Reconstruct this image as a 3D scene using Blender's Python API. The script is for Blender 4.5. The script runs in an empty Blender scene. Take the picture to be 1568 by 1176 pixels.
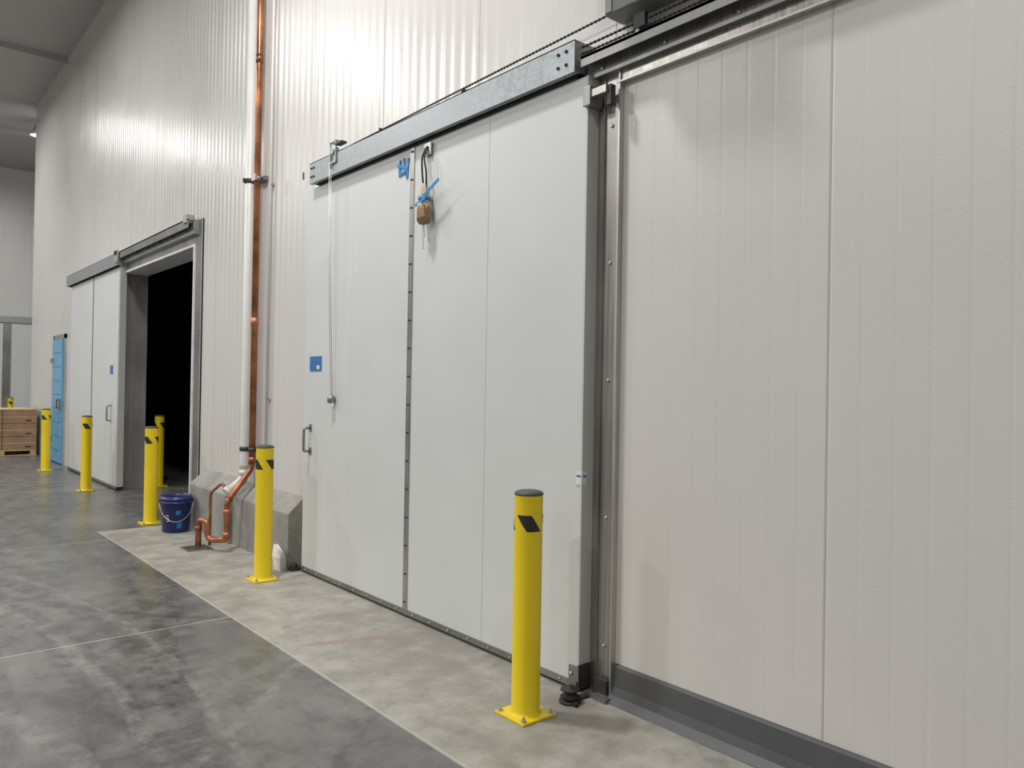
import bpy, bmesh, math, random
from mathutils import Vector, Matrix
random.seed(7)
scene=bpy.context.scene
scene.view_settings.view_transform='Standard'
scene.view_settings.look='None'
scene.view_settings.exposure=0.0

# ------------------------------------------------------------------ materials
class NT:
    def __init__(s,name):
        s.m=bpy.data.materials.new(name); s.m.use_nodes=True
        s.t=s.m.node_tree; s.n=s.t.nodes; s.l=s.t.links
        s.b=s.n['Principled BSDF']; s.out=s.n['Material Output']
    def new(s,t,**k):
        x=s.n.new(t)
        for a,v in k.items(): setattr(x,a,v)
        return x
    def put(s,sock,v):
        if isinstance(v,bpy.types.NodeSocket): s.l.new(v,sock)
        elif isinstance(v,(tuple,list)):
            v=tuple(v)
            if sock.type=='RGBA' and len(v)==3: v=v+(1,)
            sock.default_value=v
        else: sock.default_value=v
    def math(s,op,a,b=None,c=None):
        x=s.new('ShaderNodeMath',operation=op)
        s.put(x.inputs[0],a)
        if b is not None: s.put(x.inputs[1],b)
        if c is not None: s.put(x.inputs[2],c)
        return x.outputs[0]
    def pos(s):
        g=s.new('ShaderNodeNewGeometry'); return g.outputs['Position']
    def xyz(s,v):
        x=s.new('ShaderNodeSeparateXYZ'); s.put(x.inputs[0],v); return x.outputs
    def scale(s,v,sc,off=(0,0,0)):
        x=s.new('ShaderNodeMapping'); s.put(x.inputs[0],v); x.inputs['Scale'].default_value=sc; x.inputs['Location'].default_value=off
        return x.outputs[0]
    def noise(s,v,sc,det=3,rough=.5,dist=0):
        x=s.new('ShaderNodeTexNoise'); s.put(x.inputs['Vector'],v)
        x.inputs['Scale'].default_value=sc; x.inputs['Detail'].default_value=det
        x.inputs['Roughness'].default_value=rough; x.inputs['Distortion'].default_value=dist
        return x.outputs[0]
    def rng(s,v,a,b,c=0.,d=1.,smooth=True):
        x=s.new('ShaderNodeMapRange'); 
        if smooth: x.interpolation_type='SMOOTHSTEP'
        s.put(x.inputs[0],v)
        for i,q in enumerate((a,b,c,d)): x.inputs[i+1].default_value=q
        return x.outputs[0]
    def mix(s,f,a,b,mode='MIX'):
        x=s.new('ShaderNodeMix',data_type='RGBA',blend_type=mode)
        s.put(x.inputs[0],f); s.put(x.inputs[6],a); s.put(x.inputs[7],b)
        return x.outputs[2]
    def bump(s,h,strength,dist,prev=None):
        x=s.new('ShaderNodeBump'); s.put(x.inputs['Height'],h)
        x.inputs['Strength'].default_value=strength; x.inputs['Distance'].default_value=dist
        if prev is not None: s.l.new(prev,x.inputs['Normal'])
        return x.outputs[0]
    def set(s,**k):
        names=dict(color='Base Color',rough='Roughness',metal='Metallic',normal='Normal',spec='Specular IOR Level',
                   emc='Emission Color',ems='Emission Strength',coat='Coat Weight',coatr='Coat Roughness')
        for a,v in k.items(): s.put(s.b.inputs[names[a]],v)
        return s.m

def simple(name,col,rough=.5,metal=0,var=.08,nsc=12,bump=0,**k):
    t=NT(name); p=t.pos(); n=t.noise(p,nsc,4)
    c=t.mix(t.rng(n,.3,.7),tuple(q*(1-var) for q in col),tuple(min(1,q*(1+var)) for q in col))
    t.set(color=c,rough=t.rng(n,.3,.7,max(0,rough-.05),min(1,rough+.05)),metal=metal,**k)
    if bump: t.set(normal=t.bump(t.noise(p,nsc*8,2),bump,.002))
    return t.m

def panel_wall(name,axis,col,ribs=9,off=1.51,period=1.15,rough=.29,wave=True):
    t=NT(name); p=t.pos(); X=t.xyz(p); a=X[axis]
    q=t.math('DIVIDE',t.math('SUBTRACT',a,off-100*period),period)
    def line(k):
        f=t.math('FRACT',t.math('ADD',t.math('MULTIPLY',q,float(k)),.5))
        return t.math('MULTIPLY',t.math('ABSOLUTE',t.math('SUBTRACT',f,.5)),period/k)
    d1=line(1); d=line(ribs)
    seam=t.rng(d1,.0015,.0035,1,0)
    rib=t.rng(d,.003,.012,0,1)
    seamb=t.rng(d1,.002,.009,0,1)
    warp=t.noise(t.scale(p,(1.0,1.0,.15)),2.2,2)
    fine=t.noise(p,150,2,.6)
    h1=t.bump(warp,.30,.02)
    if wave:
        # micro-rib profile of the outer wall panels (the infill below the track is flatter)
        w=t.math('MULTIPLY',t.math('ADD',t.math('SINE',t.math('MULTIPLY',q,2*math.pi*10)),1),.5)
        amp=t.math('MAXIMUM',t.math('GREATER_THAN',a,2.62),t.math('GREATER_THAN',X[2],3.2))
        lowf=t.noise(t.scale(p,(1,3.0,.12)),1.1,3)
        w=t.math('MULTIPLY',w,t.math('MULTIPLY',amp,t.rng(lowf,.3,.7,.35,1)))
        h1=t.bump(w,.9,.0042,h1)
    h2=t.bump(rib,.40,.0011,h1)
    h3=t.bump(seamb,.7,.003,h2)
    h4=t.bump(fine,.36,.0015,h3)
    big=t.noise(p,.7,3)
    c=t.mix(t.rng(big,.3,.7),tuple(x*.96 for x in col),col)
    c=t.mix(t.rng(d,.001,.005,.05,0),c,(.25,.24,.22))
    c=t.mix(t.math('MULTIPLY',seam,.42),c,(.10,.095,.09))
    return t.set(color=c,rough=t.rng(big,.3,.7,rough-.03,rough+.05),normal=h4,spec=.5)
M={}
M['wall']=panel_wall('insulated_panel_white',1,(.66,.645,.625))
M['wallx']=panel_wall('insulated_panel_white_far',0,(.70,.70,.69),wave=False)
M['door']=simple('door_skin_white',(.64,.665,.66),.42,0,.015,2,.08)
M['dooredge']=simple('door_edge_white',(.56,.565,.55),.45,0,.03,4)
M['seam']=simple('panel_gap',(.16,.16,.155),.6)
def galv():
    t=NT('galvanized_steel'); p=t.pos()
    v=t.new('ShaderNodeTexVoronoi'); t.put(v.inputs['Vector'],p); v.inputs['Scale'].default_value=55
    n=t.noise(p,6,4)
    s=t.xyz(v.outputs['Color'])[0]
    f=t.math('ADD',t.math('MULTIPLY',s,.6),t.math('MULTIPLY',n,.5))
    c=t.mix(f,(.25,.275,.29),(.46,.49,.51))
    return t.set(color=c,metal=.65,rough=t.rng(f,.2,.9,.38,.52))
M['galv']=galv()
def brushed(name,c1,c2,rough,metal=.8):
    t=NT(name); p=t.pos(); n=t.noise(t.scale(p,(60,60,.8)),1.5,4); b=t.noise(p,1.8,3)
    f=t.math('MULTIPLY',t.math('ADD',n,b),.5)
    return t.set(color=t.mix(t.rng(f,.35,.65),c1,c2),metal=metal,rough=t.rng(n,.3,.7,rough-.06,rough+.08),normal=t.bump(b,.15,.02))
M['steel']=brushed('stainless_trim',(.30,.29,.27),(.48,.465,.44),.33)
M['steeldk']=brushed('steel_header_grey',(.22,.22,.215),(.35,.35,.34),.42)
M['steellt']=brushed('bright_trim_edge',(.46,.45,.43),(.62,.61,.59),.40)
M['jamb']=brushed('opening_jamb_steel',(.30,.30,.295),(.44,.44,.43),.45,.4)
M['black']=simple('black_rubber',(.02,.02,.021),.6)
M['dark']=simple('dark_steel',(.06,.06,.06),.5,.4)
M['yellow']=simple('bollard_yellow',(.80,.60,.010),.34,0,.03,3)
M['cap']=simple('bollard_cap_grey',(.07,.073,.075),.5)
M['bolt']=simple('zinc_bolt',(.55,.54,.5),.35,.8)
M['copper']=simple('copper_pipe',(.40,.16,.08),.34,.65,.4,5)
M['pvc']=simple('white_pvc_jacket',(.70,.695,.67),.38,0,.03,5)
M['blue']=simple('blue_sign',(.03,.16,.42),.4)
M['tape']=simple('blue_tape',(.03,.25,.55),.6)
M['white']=simple('white_print',(.74,.74,.74),.5)
M['bluedoor']=simple('blue_film_door',(.13,.38,.60),.35,0,.15,5,.3)
M['bucket']=simple('bucket_navy_plastic',(.012,.022,.14),.35)
M['box']=simple('cardboard_brown',(.33,.21,.13),.8,0,.12,5)
M['wood']=simple('pallet_wood',(.52,.38,.20),.75,0,.2,8)
M['green']=simple('bracket_zinc_green',(.40,.48,.43),.4,.5)
M['beige']=simple('canvas_beige',(.62,.55,.40),.8)
M['brown']=simple('brown_bundle',(.30,.19,.10),.8)
M['cove']=simple('cove_base_grey',(.085,.088,.095),.42,0,.06,6)
M['opbox']=simple('operator_box_grey',(.20,.21,.215),.4,.2)
M['ceil']=simple('ceiling_panel',(.47,.465,.455),.55,0,.03,1)
M['inner']=simple('cold_room_shade_black',(.004,.004,.005),.9)  # near-black base colour stands in for the shade of the unlit room
M['lamphouse']=simple('lamp_housing',(.5,.5,.5),.4,.3)
def emit(name,c,s):
    t=NT(name); return t.set(color=(.9,.9,.9),emc=c,ems=s)
M['emit']=emit('lamp_lens',(1,.97,.93),20)

def conc(name,c1,c2,rough=.75):
    t=NT(name); p=t.pos(); n=t.noise(p,3,6,.6); n2=t.noise(p,30,4,.6)
    f=t.math('ADD',t.math('MULTIPLY',n,.7),t.math('MULTIPLY',n2,.3))
    h=t.bump(n2,.35,.004)
    return t.set(color=t.mix(t.rng(f,.35,.65),c1,c2),rough=rough,normal=h)
M['curb']=conc('curb_concrete',(.24,.235,.22),(.36,.35,.325))

def floor_mat():
    t=NT('concrete_floor'); p=t.pos(); X=t.xyz(p); x,y=X[0],X[1]
    n1=t.noise(p,.9,7,.62); n2=t.noise(p,5,8,.72); n3=t.noise(p,60,3,.6)
    f=t.math('ADD',t.math('MULTIPLY',n1,.45),t.math('MULTIPLY',n2,.55))
    dk=t.mix(t.rng(f,.38,.62),(.088,.088,.086),(.185,.185,.178))
    pat=t.noise(t.scale(p,(1,.55,1),(3,1,0)),2.2,9,.76,.4)
    dk=t.mix(t.math('MULTIPLY',t.rng(pat,.50,.68),.33),dk,(.27,.27,.255))
    st=t.noise(t.scale(p,(4.0,.8,1),(0,5,0)),2.0,8,.75)
    dk=t.mix(t.math('MULTIPLY',t.rng(st,.52,.66),.35),dk,(.055,.053,.052))
    pb=t.noise(t.scale(p,(1,.6,1),(9,3,0)),.55,5,.6)
    dk=t.mix(t.math('MULTIPLY',t.rng(pb,.48,.62),.30),dk,(.07,.069,.067))
    def arc(cx,cy,r,w,seed,thr=.42):
        dx=t.math('SUBTRACT',x,cx); dy=t.math('SUBTRACT',y,cy)
        L=t.math('SQRT',t.math('ADD',t.math('MULTIPLY',dx,dx),t.math('MULTIPLY',dy,dy)))
        wob=t.math('MULTIPLY',t.math('SUBTRACT',n1,.5),.25)
        d=t.math('ABSOLUTE',t.math('ADD',t.math('SUBTRACT',L,r),wob))
        m=t.rng(d,w*.4,w,1,0)
        k=t.noise(t.scale(p,(1,1,1),(seed,seed*2.3,0)),7,7,.8)
        return t.math('MULTIPLY',m,t.rng(k,thr,thr+.16))
    marks=None
    for a in [(-7,4.6,8.25,.09,1),(-7,4.6,8.05,.04,2),(-9,5.2,9.9,.08,4),(-5,1.5,6.35,.07,7),(6.5,-1.5,6.6,.06,9),(5.6,9,5.4,.07,12),(-3,12,5.2,.07,15),(-14,7,15.6,.06,18),(-6,5,6.6,.05,21)]:
        m=arc(*a); marks=m if marks is None else t.math('MAXIMUM',marks,m)
    dk=t.mix(t.math('MULTIPLY',marks,.55),dk,(.043,.040,.040))
    lm=None
    for a in [(-8.2,4.2,9.2,.05,31),(-4.6,2.5,5.4,.07,34),(8,-3,9.3,.05,37),(-7,4.6,8.37,.03,39)]:
        m=arc(*a); lm=m if lm is None else t.math('MAXIMUM',lm,m)
    dk=t.mix(t.math('MULTIPLY',lm,.40),dk,(.32,.31,.30))
    lt=t.mix(t.rng(f,.38,.62),(.255,.242,.212),(.41,.39,.35))
    sp=t.noise(p,7,8,.75)
    lt=t.mix(t.math('MULTIPLY',t.rng(sp,.54,.70),.42),lt,(.16,.15,.135))
    st2=t.noise(p,1.4,5,.6)
    lt=t.mix(t.math('MULTIPLY',t.rng(st2,.52,.68),.30),lt,(.20,.19,.175))
    rx=t.rng(t.math('ABSOLUTE',t.math('SUBTRACT',t.math('ADD',y,t.math('MULTIPLY',x,.35)),5.0)),.01,.05,1,0)
    rr=t.math('MULTIPLY',rx,t.math('MULTIPLY',t.rng(x,2.0,2.1),t.rng(x,2.45,2.6,1,0)))
    lt=t.mix(t.math('MULTIPLY',rr,t.rng(n2,.35,.6,.1,.5)),lt,(.30,.11,.08))
    inx=t.math('MULTIPLY',t.math('GREATER_THAN',x,1.92),t.math('LESS_THAN',y,8.8))
    col=t.mix(inx,dk,lt)
    def jl(v,c,w=.006): return t.rng(t.math('ABSOLUTE',t.math('SUBTRACT',v,c)),w*.5,w,1,0)
    j=None
    for c in (5.1,8.3,12.5,16.6,.9,-3.3):
        m=jl(y,c,.008); j=m if j is None else t.math('MAXIMUM',j,m)
    m=jl(x,-2.3); j=t.math('MAXIMUM',j,m)
    j=t.math('MULTIPLY',j,t.math('SUBTRACT',1,inx))
    col=t.mix(t.math('MULTIPLY',j,.85),col,(.46,.45,.43))
    e=t.math('MULTIPLY',jl(x,1.92,.012),t.math('LESS_THAN',y,8.8))
    e2=t.math('MULTIPLY',jl(y,8.8,.012),t.math('GREATER_THAN',x,1.92))
    col=t.mix(t.math('MULTIPLY',t.math('MAXIMUM',e,e2),.6),col,(.50,.47,.42))
    rg=t.math('ADD',t.rng(n2,.3,.7,.22,.40),t.math('MULTIPLY',inx,.30))
    h=t.bump(n3,.15,.002); h=t.bump(n2,.14,.01,h)
    return t.set(color=col,rough=rg,normal=h,spec=.5)
M['floor']=floor_mat()

# ------------------------------------------------------------------ builder
class Obj:
    def __init__(s,name): s.name=name; s.bm=bmesh.new(); s.mats=[]
    def mi(s,m):
        if m not in s.mats: s.mats.append(m)
        return s.mats.index(m)
    def face(s,vs,m,smooth=False):
        try: f=s.bm.faces.new(vs)
        except ValueError: return None
        f.material_index=s.mi(m); f.smooth=smooth; return f
    def box(s,x0,x1,y0,y1,z0,z1,m,bev=0):
        v=[s.bm.verts.new(c) for c in [(x0,y0,z0),(x1,y0,z0),(x1,y1,z0),(x0,y1,z0),(x0,y0,z1),(x1,y0,z1),(x1,y1,z1),(x0,y1,z1)]]
        fs=[s.face([v[i] for i in q],m) for q in [(3,2,1,0),(4,5,6,7),(0,1,5,4),(1,2,6,5),(2,3,7,6),(3,0,4,7)]]
        if bev:
            ed=list({e for f in fs for e in f.edges})
            bmesh.ops.bevel(s.bm,geom=ed,offset=bev,segments=2,profile=.5,affect='EDGES',material=-1)
    def obox(s,c,ax,half,m):
        c=Vector(c); A=[Vector(a).normalized() for a in ax]
        co=[]
        for dz in (-1,1):
            for dx,dy in ((-1,-1),(1,-1),(1,1),(-1,1)):
                co.append(c+A[0]*half[0]*dx+A[1]*half[1]*dy+A[2]*half[2]*dz)
        v=[s.bm.verts.new(q) for q in co]
        for q in [(3,2,1,0),(4,5,6,7),(0,1,5,4),(1,2,6,5),(2,3,7,6),(3,0,4,7)]: s.face([v[i] for i in q],m)
    def prism(s,prof,axis,a0,a1,m):
        def mk(p,a):
            if axis==0: return (a,p[0],p[1])
            if axis==1: return (p[0],a,p[1])
            return (p[0],p[1],a)
        A=[s.bm.verts.new(mk(p,a0)) for p in prof]; B=[s.bm.verts.new(mk(p,a1)) for p in prof]
        n=len(prof)
        for i in range(n): s.face([A[i],A[(i+1)%n],B[(i+1)%n],B[i]],m)
        s.face(A[::-1],m); s.face(B,m)
    def rings(s,pts,rad,m,seg=20,caps=True,smooth=True):
        pts=[Vector(p) for p in pts]; R=[]
        up=None
        for i,p in enumerate(pts):
            if i==0: d=pts[1]-p
            elif i==len(pts)-1: d=p-pts[i-1]
            else: d=(pts[i+1]-p).normalized()+(p-pts[i-1]).normalized()
            if d.length<1e-9: d=Vector((0,0,1))
            d.normalize()
            if up is None:
                up=Vector((1,0,0)) if abs(d.x)<.8 else Vector((0,1,0))
            u=(up-d*up.dot(d)).normalized(); w=d.cross(u); up=u
            r=rad[i] if isinstance(rad,(list,tuple)) else rad
            R.append([s.bm.verts.new(p+u*(r*math.cos(2*math.pi*k/seg))+w*(r*math.sin(2*math.pi*k/seg))) for k in range(seg)])
        for a,b in zip(R[:-1],R[1:]):
            for k in range(seg): s.face([a[k],a[(k+1)%seg],b[(k+1)%seg],b[k]],m,smooth)
        if caps:
            s.face(R[0][::-1],m); s.face(R[-1],m)
    def cyl(s,p0,p1,r,m,seg=20): s.rings([p0,p1],r,m,seg)
    def lathe(s,c,prof,m,seg=36,smooth=True):
        R=[]
        for r,z in prof:
            if r<1e-6: R.append([s.bm.verts.new((c[0],c[1],c[2]+z))])
            else: R.append([s.bm.verts.new((c[0]+r*math.cos(2*math.pi*k/seg),c[1]+r*math.sin(2*math.pi*k/seg),c[2]+z)) for k in range(seg)])
        for a,b in zip(R[:-1],R[1:]):
            for k in range(seg):
                k2=(k+1)%seg
                q=[a[k%len(a)],a[k2%len(a)],b[k2%len(b)],b[k%len(b)]]
                u=[]; [u.append(z) for z in q if z not in u]
                if len(u)>=3: s.face(u,m,smooth)
    def tube(s,pts,r,m,seg=14,bend=.05):
        P=[Vector(p) for p in pts]; out=[P[0]]
        for i in range(1,len(P)-1):
            a=(P[i-1]-P[i]); b=(P[i+1]-P[i]); bl=min(bend,a.length*.45,b.length*.45)
            A=P[i]+a.normalized()*bl; B=P[i]+b.normalized()*bl
            for k in range(7):
                t=k/6; out.append(A*(1-t)**2+P[i]*2*t*(1-t)+B*t*t)
        out.append(P[-1]); s.rings(out,r,m,seg)
    def done(s):
        bmesh.ops.recalc_face_normals(s.bm,faces=s.bm.faces)
        co=[v.co for v in s.bm.verts]
        lo=Vector([min(c[i] for c in co) for i in range(3)]); hi=Vector([max(c[i] for c in co) for i in range(3)])
        o=Vector(((lo.x+hi.x)/2,(lo.y+hi.y)/2,lo.z))
        bmesh.ops.translate(s.bm,verts=s.bm.verts,vec=-o)
        me=bpy.data.meshes.new(s.name); s.bm.to_mesh(me); s.bm.free()
        for m in s.mats: me.materials.append(M[m])
        ob=bpy.data.objects.new(s.name,me); ob.location=o
        bpy.context.collection.objects.link(ob); return ob

WX=2.93      # wall face
DX=2.84      # sliding door face
CEIL=7.65
YEND=19.9
# ------------------------------------------------------------------ shell
o=Obj('floor'); o.box(-14,12,-9,26.5,-.2,0,'floor'); o.done()
o=Obj('ceiling'); o.box(-14,12,-9,26.5,CEIL,CEIL+.2,'ceil'); o.done()
OY0,OY1,OZ=9.05,12.12,3.14
o=Obj('wall_right')
o.box(WX,WX+.3,-9,OY0,0,CEIL,'wall')
o.box(WX,WX+.3,OY1,YEND,0,CEIL,'wall')
o.box(WX,WX+.3,OY0,OY1,OZ,CEIL,'wall')
o.done()
o=Obj('wall_return'); o.box(WX+.3,12,YEND-.3,YEND,0,CEIL,'wallx'); o.done()
o=Obj('wall_far'); o.box(-14,12,26.3,26.5,0,CEIL,'wallx'); o.done()
o=Obj('wall_left'); o.box(-14.2,-14,-9,26.5,0,CEIL,'wall'); o.done()
o=Obj('wall_near'); o.box(-14,WX,-9.2,-9,0,CEIL,'wallx'); o.done()
o=Obj('wall_side'); o.box(12,12.2,YEND-.3,26.5,0,CEIL,'wall'); o.done()
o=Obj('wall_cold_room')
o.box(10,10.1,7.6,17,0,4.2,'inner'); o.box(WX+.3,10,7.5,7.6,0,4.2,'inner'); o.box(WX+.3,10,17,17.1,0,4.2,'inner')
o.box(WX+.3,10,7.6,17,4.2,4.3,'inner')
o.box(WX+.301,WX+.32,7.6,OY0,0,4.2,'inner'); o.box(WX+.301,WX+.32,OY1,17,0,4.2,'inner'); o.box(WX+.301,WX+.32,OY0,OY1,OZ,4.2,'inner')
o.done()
for i,yy in enumerate((9.5,16.6,22.2)):
    o=Obj('trim_%d'%(i+1))
    o.box(-14,WX if yy<YEND else 12,yy-.05,yy+.05,CEIL-.10,CEIL,'ceil'); o.done()

o=Obj('baseboard_right')
o.prism([(WX,0),(WX,.178),(WX-.010,.176),(WX-.016,.165),(WX-.022,.07),(WX-.035,.03),(WX-.075,.006),(WX-.08,0)],1,-9,2.60,'cove'); o.done()
o=Obj('concrete_curb')
o.prism([(WX,0),(2.785,0),(2.785,.455),(2.797,.472),(WX,.595)],1,6.15,7.42,'curb')
o.prism([(WX,0),(2.755,0),(2.755,.46),(2.767,.478),(WX,.615)],1,7.43,8.58,'curb')
o.done()

# ------------------------------------------------------------------ door 1
def bolt_x(o,x,y,z,r=.012,m='bolt'):
    o.rings([(x,y,z),(x-.006,y,z),(x-.010,y,z)],[r,r,r*.6],m,8)
o=Obj('door_1')
y0,y1,zt=2.78,6.00,3.17
for a,b in ((y0,3.578),(3.581,4.39),(4.43,5.219),(5.220,y1)):
    o.box(DX,WX-.012,a,b,.05,zt,'door')
o.box(DX+.004,WX-.013,y0+.01,y1-.01,.052,zt-.002,'seam')
o.box(DX-.006,DX+.02,4.385,4.435,.05,zt,'steel')
z=.1
while z<3.15:
    bolt_x(o,DX-.006,4.41,z,.006,'dark'); z+=.19
    o.box(DX-.0075,DX-.006,4.387,4.433,z-.002,z+.002,'dark')
o.box(DX-.003,WX-.01,y0-.012,y0,.05,zt,'dooredge')
o.box(DX+.01,WX-.01,y0,y1,.004,.055,'black')
o.box(DX-.008,DX+.01,y0,y1,.018,.052,'steeldk')
yy=y0+.12
while yy<y1: bolt_x(o,DX-.008,yy,.036,.006,'bolt'); yy+=.2
o.box(DX-.012,WX-.02,y0-.022,y0-.012,.02,.14,'dark')
o.box(DX-.014,DX-.003,y0-.02,y0+.05,.055,.13,'steeldk')
bolt_x(o,DX-.014,y0+.03,.09,.01)
o.box(DX-.0045,DX-.003,y0-.01,y0+.03,1.06,1.13,'white'); o.box(DX-.0052,DX-.0045,y0-.005,y0+.025,1.10,1.11,'blue')
o.box(DX+.0,DX+.03,y0-.0135,y0-.012,1.06,1.13,'white'); o.box(DX+.004,DX+.026,y0-.0142,y0-.0135,1.10,1.11,'blue')
# blue sign
o.box(DX-.004,DX,5.70,5.905,1.665,1.785,'blue')
for i in range(7): o.box(DX-.005,DX-.004,5.875-.022*i,5.888-.022*i,1.742,1.762,'tape')
o.box(DX-.005,DX-.004,5.73,5.78,1.68,1.71,'white'); o.box(DX-.005,DX-.004,5.80,5.88,1.70,1.706,'tape')
for zz in (1.01,1.20):
    o.box(DX-.006,DX,5.855,5.895,zz-.03,zz+.03,'steel')
o.tube([(DX,5.875,1.01),(DX-.06,5.875,1.01),(DX-.06,5.875,1.20),(DX,5.875,1.20)],.011,'steel',12,.02)
# latch block top right
o.box(DX-.03,WX-.02,y0-.05,y0+.0,3.00,3.10,'steeldk',.004)
o.box(DX-.02,DX+.03,y0-.15,y0-.04,3.04,3.08,'steel',.003)
o.box(DX-.005,DX+.03,y0-.17,y0-.145,2.98,3.08,'dark')
o.done()
o=Obj('floor_roller_guide')
c=(2.72,2.71,0)
o.lathe(c,[(0,.0),(.055,.0),(.055,.012),(.02,.014),(.02,.02),(.045,.022),(.05,.03),(.028,.042),(.028,.05),(.05,.062),(.045,.07),(.012,.072),(.012,.085),(0,.087)],'black',28)
o.box(2.73,2.85,2.69,2.725,0,.012,'dark')
o.box(2.69,2.71,2.64,2.67,.0,.02,'black')
o.done()
o=Obj('floor_door_stop')
o.box(2.77,2.90,6.03,6.10,0,.03,'dark'); o.lathe((2.80,6.06,.03),[(.03,0),(.03,.03),(0,.035)],'black',18); o.done()

o=Obj('door_rail_cover')
X0=2.785
ZB,ZT=3.195,3.355
o.box(X0,X0+.006,2.82,5.87,ZB,ZT,'galv')
o.box(X0,WX,2.82,5.87,ZT-.006,ZT,'galv')
o.box(X0,X0+.035,2.82,5.87,ZB-.006,ZB,'galv')
o.box(X0+.006,WX,2.822,2.828,ZB,ZT-.006,'galv'); o.box(X0+.006,WX,5.862,5.868,ZB,ZT-.006,'galv')
for yy in (2.88,2.94,5.79,5.83):
    for zz in (3.24,3.31): bolt_x(o,X0,yy,zz,.009,'dark')
o.box(X0+.05,WX-.02,2.85,5.8,3.172,ZB,'dark')
o.done()
o=Obj('pull_cord_pulley')
yb=5.47
o.box(X0-.012,X0-.002,yb-.07,yb-.055,3.28,3.44,'green'); o.box(X0-.012,X0-.002,yb+.02,yb+.035,3.24,3.44,'green')
o.box(X0-.012,X0+.08,yb-.07,yb+.035,3.435,3.445,'green'); o.box(X0-.014,X0-.004,yb-.07,yb+.035,3.27,3.285,'green')
o.box(X0-.002,X0+.1,yb-.05,yb+.02,3.356,3.366,'green')
o.rings([(X0-.02,yb-.02,3.37),(X0+.03,yb-.02,3.37)],.032,'galv',20)
o.box(X0-.02,X0+.03,yb-.17,yb-.07,3.40,3.415,'dark')
for k,dy in enumerate((-.012,.018)):
    o.rings([(X0-.018,yb+dy,3.28),(X0-.014,yb+dy-.005,2.5),(DX-.03,yb+dy-.01,1.47 if k else 1.42)],.0028,'white' if k else 'bolt',6)
o.rings([(DX-.03,yb,1.48),(DX-.03,yb,1.46),(DX-.03,yb,1.42),(DX-.03,yb,1.41)],[.008,.028,.03,.012],'steeldk',16)
o.rings([(DX-.028,yb-.02,1.42),(DX-.028,yb-.03,1.37)],.008,'white',8)
o.done()
o=Obj('drive_chain')
def chain(ya,yb_,x,za,zb,r=.0075,step=.028):
    n=int(abs(yb_-ya)/step)
    for i in range(n):
        a=i/n;b=(i+.86)/n
        p=Vector((x,ya+(yb_-ya)*a,za+(zb-za)*a)); q=Vector((x,ya+(yb_-ya)*b,za+(zb-za)*b))
        o.rings([p,(p+q)/2,q],[r,r*.5,r],'dark',6)
    o.cyl((x,ya,za),(x,yb_,zb),.003,'dark',6)
chain(5.32,2.50,2.87,3.405,3.455)
chain(2.82,-1.5,2.85,3.30,3.30)
chain(2.82,-1.5,2.85,3.335,3.335)
for yy in (3.9,4.9): o.box(2.86,WX,yy-.006,yy+.006,3.36,3.43,'dark')
for yy in (2.45,1.9,1.2): o.box(2.84,WX,yy-.01,yy+.01,3.26,3.35,'galv')
o.box(2.835,2.86,2.40,2.47,3.30,3.37,'dark')
o.done()
o=Obj('overhead_track')
o.box(2.87,WX,-2,2.80,3.16,3.265,'steeldk')
o.box(2.81,2.87,-2,2.80,3.25,3.265,'galv')
o.box(2.81,2.816,-2,2.80,3.21,3.265,'steeldk')
for yy in (2.7,2.3,1.9,1.5,1.1,.7): bolt_x(o,2.87,yy,3.19,.010)
o.done()
o=Obj('motor_operator_box')
o.box(2.79,WX-.004,1.75,2.62,3.40,3.95,'opbox',.008)
o.box(2.46,WX-.004,2.36,2.76,3.66,3.96,'opbox',.01)
for q in ((1.76,1.80),(2.57,2.61)): o.box(2.785,2.79,q[0],q[1],3.41,3.94,'steeldk')
o.done()
o=Obj('trim_door_frame')
o.box(WX-.012,WX,2.61,2.80,0,3.16,'steel')
o.box(WX-.035,WX,2.602,2.612,0,3.16,'steellt')
o.box(WX-.022,WX-.012,2.715,2.725,0,3.15,'steeldk')
o.box(WX-.025,WX,-2,2.618,3.105,3.16,'steel'); o.box(WX-.038,WX,-2,2.618,3.10,3.110,'steellt')
for zz in (.25,.9,1.6,2.2,2.9): bolt_x(o,WX-.012,2.67,zz,.01)
o.box(WX-.10,WX-.03,2.58,2.68,0,.02,'steel'); o.box(WX-.05,WX-.03,2.62,2.70,.0,.09,'dark')
o.done()

o=Obj('taped_cord_bundle')
fx=DX-.008; yc=4.19
o.box(fx-.012,fx,yc-.02,yc+.06,3.07,3.15,'steel'); bolt_x(o,fx-.012,yc+.02,3.12,.01,'dark')
for dy in (-.012,.012):
    o.tube([(fx-.012,yc+.03+dy,3.12),(fx-.04,yc+.03+dy,3.05),(fx-.04,yc+.01+dy*2,2.95),(fx-.035,yc+dy,2.80)],.006,'black',8,.03)
o.rings([(fx-.035,yc+.01,2.875),(fx-.04,yc+.01,2.86),(fx-.045,yc,2.80),(fx-.045,yc,2.73),(fx-.045,yc,2.70)],[.012,.028,.036,.042,.045],'beige',7,True,False)
o.rings([(fx-.045,yc,2.725),(fx-.046,yc,2.70),(fx-.05,yc-.01,2.64),(fx-.048,yc-.015,2.615)],[.043,.050,.052,.040],'brown',6,True,False)
o.rings([(fx-.042,yc,2.785),(fx-.042,yc,2.762)],.042,'tape',16)
o.obox((fx-.07,yc-.10,2.815),[(0,-1,.45),(0,.45,1),(1,0,0)],(.11,.010,.002),'tape')
o.obox((fx-.08,yc-.01,2.75),[(0,-1,.3),(0,.3,1),(1,0,0)],(.06,.010,.002),'tape')
for dy,l in ((-.01,.16),(.02,.12),(.03,.2)):
    o.rings([(fx-.04,yc-.01+dy,2.65),(fx-.02,yc-.01+dy*1.5,2.65-l)],.003,'white',6)
o.done()
o=Obj('blue_tape_strips')
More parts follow.
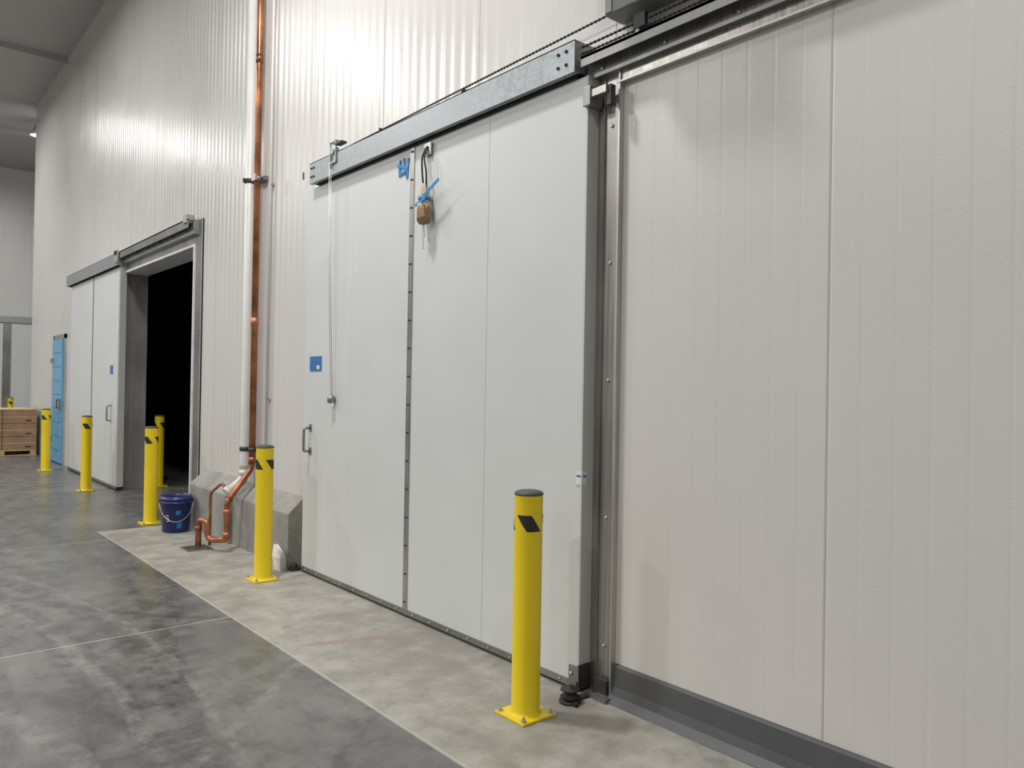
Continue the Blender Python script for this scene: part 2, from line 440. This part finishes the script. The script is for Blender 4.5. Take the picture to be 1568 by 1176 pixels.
for yy,zc,hh,an in ((4.57,3.07,.045,.1),(4.51,3.06,.06,-.15),(4.47,3.04,.07,.1)):
    o.obox((DX-.004,yy,zc),[(0,1,an),(0,-an,1),(1,0,0)],(.010,hh,.002),'tape')
o.obox((DX-.006,4.53,3.06),[(0,1,.3),(0,-.3,1),(1,0,0)],(.07,.010,.002),'tape')
o.obox((DX-.006,4.53,3.02),[(0,1,-.2),(0,.2,1),(1,0,0)],(.05,.009,.002),'tape')
o.done()

# ------------------------------------------------------------------ door 2
o=Obj('door_2')
y0,y1,zt=12.0,15.28,3.22
for a,b in ((y0,13.62),(13.66,y1)): o.box(DX,WX-.012,a,b,.05,zt,'door')
o.box(DX+.004,WX-.013,y0+.01,y1-.01,.052,zt-.002,'seam')
o.box(DX-.005,DX+.01,13.62,13.66,.05,zt,'steeldk')
o.box(DX-.004,WX-.01,y0-.015,y0,.05,zt,'dooredge')
o.box(DX-.006,DX,y0,y0+.03,.05,zt,'steellt')
o.box(DX-.008,WX-.01,y0,y1,.004,.05,'black')
o.box(DX-.012,DX-.007,y0,y1,.02,.05,'steeldk')
o.box(DX-.004,DX,12.32,12.48,1.66,1.79,'blue')
o.tube([(DX,12.38,.98),(DX-.06,12.38,.98),(DX-.06,12.38,1.20),(DX,12.38,1.20)],.012,'steel',10,.02)
o.box(DX-.006,DX,12.34,12.42,.94,1.24,'dooredge')
o.done()
o=Obj('door_rail_cover')
o.box(X0,X0+.006,11.95,15.45,3.21,3.39,'galv'); o.box(X0,WX,11.95,15.45,3.385,3.39,'galv')
o.box(X0+.006,WX,11.952,11.958,3.21,3.385,'galv'); o.box(X0+.006,WX,15.44,15.446,3.21,3.385,'galv')
o.box(X0+.05,WX-.02,12,15.4,3.2,3.22,'dark'); 
o.box(X0-.012,X0,11.92,12.10,3.25,3.42,'green'); o.box(X0-.03,X0,11.97,12.05,3.36,3.41,'dark')
o.done()
o=Obj('overhead_track')
o.box(2.86,WX,8.95,11.95,3.24,3.40,'galv'); o.box(2.80,2.87,8.95,11.95,3.385,3.40,'galv')
o.box(2.80,2.806,8.95,11.95,3.30,3.40,'steeldk')
for yy in (9.2,9.7,10.2,10.7,11.2,11.7): bolt_x(o,2.86,yy,3.30,.014,'dark')
o.box(2.79,2.88,8.98,9.10,3.36,3.45,'green'); o.rings([(2.80,9.04,3.38),(2.84,9.04,3.38)],.035,'dark',16)
o.done()
o=Obj('trim_opening_frame')
o.box(WX-.012,WX,OY0-.24,OY0+.0,0,3.40,'steeldk'); o.box(WX-.02,WX,OY0-.24,OY0-.225,0,3.4,'steellt')
o.box(WX-.03,WX+.3,OY0-.02,OY0+.02,0,OZ,'white')
o.box(WX-.03,WX+.3,OY0+.02,OY1,OZ-.03,OZ,'white')
o.box(WX-.012,WX,OY0,OY1,OZ,3.24,'steel')
o.box(WX-.01,WX+.305,OY1-.02,OY1,0,OZ-.03,'jamb')
for zz in (.3,.9,1.5,2.1,2.8): bolt_x(o,WX-.012,OY0-.12,zz,.008)
o.done()
o=Obj('door_3')
y0,y1=16.2,17.12
o.box(WX-.06,WX-.004,y0,y1,.02,2.33,'bluedoor',.006)
zz=.25
while zz<2.3:
    o.box(WX-.062,WX-.06,y0+.01,y1-.01,zz,zz+.012,'blue'); zz+=.26
o.box(WX-.03,WX,y0-.09,y0,0,2.42,'steellt'); o.box(WX-.03,WX,y1,y1+.09,0,2.42,'steellt'); o.box(WX-.03,WX,y0-.09,y1+.09,2.34,2.42,'steel')
for zz in (.4,1.9): o.box(WX-.09,WX-.05,y1-.12,y1+.05,zz,zz+.08,'steel')
o.box(WX-.09,WX-.06,y0+.04,y0+.12,1.0,1.2,'steel'); o.tube([(WX-.06,y0+.08,1.05),(WX-.12,y0+.08,1.05),(WX-.12,y0+.08,1.2),(WX-.06,y0+.08,1.2)],.01,'dark',8,.02)
o.done()

o=Obj('door_4')
FY=26.3
o.box(-4,3.9,FY-.09,FY-.01,.05,3.2,'door')
o.box(-4,5.2,FY-.14,FY-.09,3.2,3.38,'galv')
o.box(3.15,3.35,FY-.11,FY-.01,0,3.2,'steeldk'); o.box(3.9,4.0,FY-.1,FY,0,3.2,'steeldk'); o.box(2.0,2.03,FY-.1,FY-.08,0,3.2,'steeldk')
o.done()

# ------------------------------------------------------------------ bollards
def bollard(x,y,rot=0,z0=0):
    o=Obj('safety_bollard'); R=.068; H=1.065
    o.box(x-.105,x+.105,y-.105,y+.105,z0,z0+.013,'yellow',.003)
    o.lathe((x,y,z0),[(.078,.013),(.0715,.020),(R,.028),(R,H-.020)],'yellow',48)
    o.lathe((x,y,z0),[(R,H-.020),(R+.0015,H-.018),(R+.0015,H-.010),(R-.004,H-.004),(R*.75,H+.001),(R*.4,H+.004),(0,H+.005)],'cap',48)
    for a in (-1,1):
        for b in (-1,1):
            px,py=x+a*.085,y+b*.085
            o.lathe((px,py,z0+.013),[(.016,0),(.016,.003),(.010,.003),(.010,.014),(.005,.014),(.005,.024),(0,.025)],'bolt',8,False)
    for k in range(3):
        base=rot+k*math.radians(120); N=10; W=math.radians(62); S=math.radians(44)
        zt_,zb_=H-.110,H-.186
        rows=[]
        for j in range(9):
            t=j/8; z=zt_+(zb_-zt_)*t; a0=base+S*t
            rows.append([o.bm.verts.new((x+(R+.0012)*math.cos(a0+W*i/N),y+(R+.0012)*math.sin(a0+W*i/N),z0+z)) for i in range(N+1)])
        for r1,r2 in zip(rows[:-1],rows[1:]):
            for i in range(N): o.face([r1[i],r1[i+1],r2[i+1],r2[i]],'black',True)
    return o.done()
def cam_ang(x,y): return math.atan2(-y,-x)
B=[(2.45,2.74,-50),(2.48,5.93,-115),(2.48,9.02,-95),(2.49,12.2,-60),(2.49,15.28,-95),(3.45,12.16,0),(3.25,25.3,-50)]
for x,y,r in B: bollard(x,y,cam_ang(x,y)+math.radians(r))

# ------------------------------------------------------------------ pipes
def clampbar(o,y0,y1,z):
    o.box(WX-.035,WX,y0,y1,z-.02,z+.02,'steeldk')
o=Obj('white_insulated_pipe')
px,py=2.85,7.29
o.rings([(px,py,CEIL),(px,py,.78),(px,py,.74)],.046,'pvc',24)
o.tube([(px,py,.78),(px,py,.64),(2.68,py+.0,.52)],.042,'pvc',20,.08)
o.rings([(px,py,.72),(px,py,.68)],.053,'pvc',24)
o.rings([(2.71,py,.54),(2.675,py,.515)],.052,'pvc',20)
clampbar(o,7.23,7.46,3.50); o.rings([(px,py,3.52),(px,py,3.48)],.052,'dark',20); o.box(px-.07,px-.045,py-.01,py+.01,3.48,3.52,'dark')
clampbar(o,7.23,7.46,.93); o.rings([(px,py,.95),(px,py,.91)],.052,'dark',20)
for z in (5.6,): o.rings([(px,py,z),(px,py,z+.03)],.049,'pvc',20)
o.tube([(2.69,py,.53),(2.68,py+.12,.60),(2.60,py+.20,.50),(2.60,py+.20,.30),(2.60,py+.20,.0)],.014,'copper',10,.04)
o.done()
o=Obj('copper_drain_pipe')
cx,cy=2.86,7.14
o.rings([(cx,cy,CEIL),(cx,cy,.80)],.030,'copper',20)
o.tube([(cx,cy,.86),(cx,cy,.76),(2.60,7.05,.47),(2.60,7.05,.12),(2.54,7.2,.10),(2.50,7.26,.12),(2.50,7.27,.27),(2.45,7.36,.27),(2.45,7.36,.03)],.028,'copper',16,.045)
for a,b in (((cx,cy,.86),(cx,cy,.80)),((2.63,7.06,.505),(2.615,7.055,.49)),((2.60,7.05,.40),(2.60,7.05,.35)),((2.60,7.05,.19),(2.60,7.05,.14)),((2.45,7.36,.22),(2.45,7.36,.18)),((cx,cy,4.6),(cx,cy,4.68)),((cx,cy,2.1),(cx,cy,2.18))):
    o.cyl(a,b,.034,'copper',18)
clampbar(o,7.04,7.22,3.50); o.rings([(cx,cy,3.52),(cx,cy,3.48)],.037,'steel',18); o.box(cx-.05,cx-.03,cy-.07,cy+.02,3.47,3.53,'steel')
clampbar(o,7.04,7.22,.93); o.rings([(cx,cy,.95),(cx,cy,.91)],.037,'dark',18)
o.done()
o=Obj('white_conduit'); o.rings([(2.90,6.92,CEIL),(2.90,6.92,.60)],.013,'pvc',12)
for z in (1.4,3.4,5.2): o.box(2.90,WX,6.90,6.94,z,z+.02,'steel')
o.done()
o=Obj('floor_drain_grate')
gx,gy=2.45,7.40
o.box(gx-.11,gx+.11,gy-.11,gy+.11,0,.004,'dark')
for i in range(8): o.box(gx-.1,gx+.1,gy-.1+i*.027,gy-.09+i*.027,.004,.009,'steel')
for a in ((gx-.115,gx-.1,gy-.115,gy+.115),(gx+.1,gx+.115,gy-.115,gy+.115),(gx-.1,gx+.1,gy-.115,gy-.1),(gx-.1,gx+.1,gy+.1,gy+.115)):
    o.box(a[0],a[1],a[2],a[3],0,.010,'steel')
o.done()
o=Obj('plastic_bucket')
c=(2.565,8.40,0); seg=40
o.lathe(c,[(0,.0),(.128,.0),(.132,.008),(.150,.30),(.160,.302),(.160,.315),(.152,.318),(.152,.335),(.163,.337),(.163,.352),(.153,.355),(.155,.375),(.150,.375),(.148,.34),(.128,.02),(0,.02)],'bucket',seg)
ca=cam_ang(c[0],c[1])
def curved(o,a0,a1,z0_,z1_,m,off=.002):
    N=6
    def rr(z): return .132+(.150-.132)*(z-.008)/.292+off
    lo_=[o.bm.verts.new((c[0]+rr(z0_)*math.cos(a0+(a1-a0)*i/N),c[1]+rr(z0_)*math.sin(a0+(a1-a0)*i/N),z0_)) for i in range(N+1)]
    hi_=[o.bm.verts.new((c[0]+rr(z1_)*math.cos(a0+(a1-a0)*i/N),c[1]+rr(z1_)*math.sin(a0+(a1-a0)*i/N),z1_)) for i in range(N+1)]
    for i in range(N): o.face([lo_[i],lo_[i+1],hi_[i+1],hi_[i]],m,True)
# fragment of lettering at left side of the bucket
for k,(a,b) in enumerate(((-.70,-.50),)):
    curved(o,ca+a,ca+b,.12,.128,'white'); curved(o,ca+a,ca+b,.178,.186,'white')
    curved(o,ca+a,ca+a+.04,.15,.18,'white'); curved(o,ca+b-.04,ca+b,.125,.155,'white'); curved(o,ca+a,ca+b,.149,.157,'white')
curved(o,ca+.05,ca+.42,.05,.11,'blue'); curved(o,ca-.02,ca+.30,.19,.235,'blue')
fwd=Vector((math.cos(ca),math.sin(ca),0)); sd=Vector((-math.sin(ca),math.cos(ca),0)); C=Vector(c)
hp=[C+sd*(.163*math.cos(i/14*math.pi))+fwd*(.163*math.sin(i/14*math.pi))+Vector((0,0,.32-.20*math.sin(i/14*math.pi))) for i in range(15)]
o.rings(hp,.0028,'bolt',6)
for sgn in (-1,1):
    q=C+sd*.155*sgn+Vector((0,0,.32)); o.cyl(q,q+sd*.014*sgn,.012,'bucket',10)
o.done()
o=Obj('crumpled_paper_bag')
bm=o.bm
base=[(2.70,6.10),(2.76,6.12),(2.74,6.22),(2.69,6.20)]
vb=[bm.verts.new((a,b,0)) for a,b in base]; vm=[bm.verts.new((a+dx,b+dy,.11)) for (a,b),(dx,dy) in zip(base,((-.01,-.015),(-.005,.0),(.0,.02),(-.012,.02)))]
vt=[bm.verts.new((a+dx,b+dy,zz)) for (a,b),dx,dy,zz in zip(base,(0,-.02,0,.01),(0,.02,.03,.04),(.13,.15,.20,.20))]
for A,Bv in ((vb,vm),(vm,vt)):
    for i in range(4): o.face([A[i],A[(i+1)%4],Bv[(i+1)%4],Bv[i]],'white')
o.face(vb[::-1],'white'); o.face(vt,'white'); o.done()

# ------------------------------------------------------------------ pallet of boxes
o=Obj('pallet_of_cardboard_boxes')
bx0,bx1,by0,by1=1.65,2.86,18.55,19.6
for i in range(5): o.box(bx0,bx1,by0+i*.235,by0+i*.235+.1,.10,.125,'wood')
for i in range(3): o.box(bx0+i*.55,bx0+i*.55+.1,by0,by1,.02,.10,'wood')
for i in range(3): o.box(bx0,bx1,by0+i*.475,by0+i*.475+.1,0,.02,'wood')
z=.127
for L in range(3):
    for i in range(2):
        for j in range(2):
            x0=bx0+i*.605; yy=by0+j*.525
            o.box(x0+.004,x0+.60,yy+.003,yy+.52,z,z+.262,'box',.006)
            o.box(x0+.004,x0+.60,yy+.0015,yy+.0035,z+.125,z+.14,'wood')
            o.box(x0+.40,x0+.50,yy+.001,yy+.003,z+.04,z+.07,'dark')
    z+=.268
o.box(bx0,bx1,by0,by1,z,z+.025,'wood')
o.done()
o=Obj('wall_tag'); o.box(WX-.004,WX,6.28,6.30,3.34,3.40,'black'); o.done()

# ------------------------------------------------------------------ lamps
def lamp(x,y,power,z=7.25,r=.28):
    o=Obj('high_bay_lamp')
    o.lathe((x,y,z),[(0,.02),(r*.92,.02),(r*.95,0),(r,0),(r,.05),(r*.8,.10),(.09,.13),(.09,.22),(0,.22)],'lamphouse',28)
    o.lathe((x,y,z),[(0,.012),(r*.9,.012)],'emit',28)
    o.cyl((x,y,z+.2),(x,y,CEIL-.002),.012,'dark',8)
    o.done()
    ld=bpy.data.lights.new('high_bay_light','AREA'); ld.shape='DISK'; ld.size=r*1.9; ld.energy=power; ld.color=(1,.98,.95)
    ob=bpy.data.objects.new('high_bay_light',ld); ob.location=(x,y,z-.03); bpy.context.collection.objects.link(ob)
    return ob
for (x,y,P) in [(.9,4.8,240),(-.8,12.2,200),(-.2,-1.5,75),(.3,19,125)]+[
              (-5,2,180),(-5,8.5,200),(-5,15,200),(-5,22,230),(-10,-3,200),(-10,5.5,210),(-10,13,210)]:  # unseen lamp rows on this line, added to even out the light
    lamp(x,y,P)
lamp(3.1,20.75,140,7.22,.17)

w=bpy.data.worlds.new('World'); scene.world=w; w.use_nodes=True
w.node_tree.nodes['Background'].inputs[0].default_value=(.9,.95,1,1); w.node_tree.nodes['Background'].inputs[1].default_value=.05

# ------------------------------------------------------------------ camera
yaw=math.radians(40.4);p=math.radians(.34);ro=math.radians(.98)
F=Vector((math.sin(yaw),math.cos(yaw),0));r=Vector((math.cos(yaw),-math.sin(yaw),0));u=Vector((0,0,1))
F2=F*math.cos(p)+u*math.sin(p);u2=u*math.cos(p)-F*math.sin(p)
Rr=r*math.cos(ro)+u2*math.sin(ro);U=u2*math.cos(ro)-r*math.sin(ro)
cd=bpy.data.cameras.new('camera'); cd.sensor_width=36; cd.lens=1178/1568*36; cd.clip_end=200
cam=bpy.data.objects.new('camera',cd)
mw=Matrix((Rr,U,-F2)).transposed().to_4x4(); mw.translation=Vector((0,0,1.55))
cam.matrix_world=mw
bpy.context.collection.objects.link(cam); scene.camera=cam
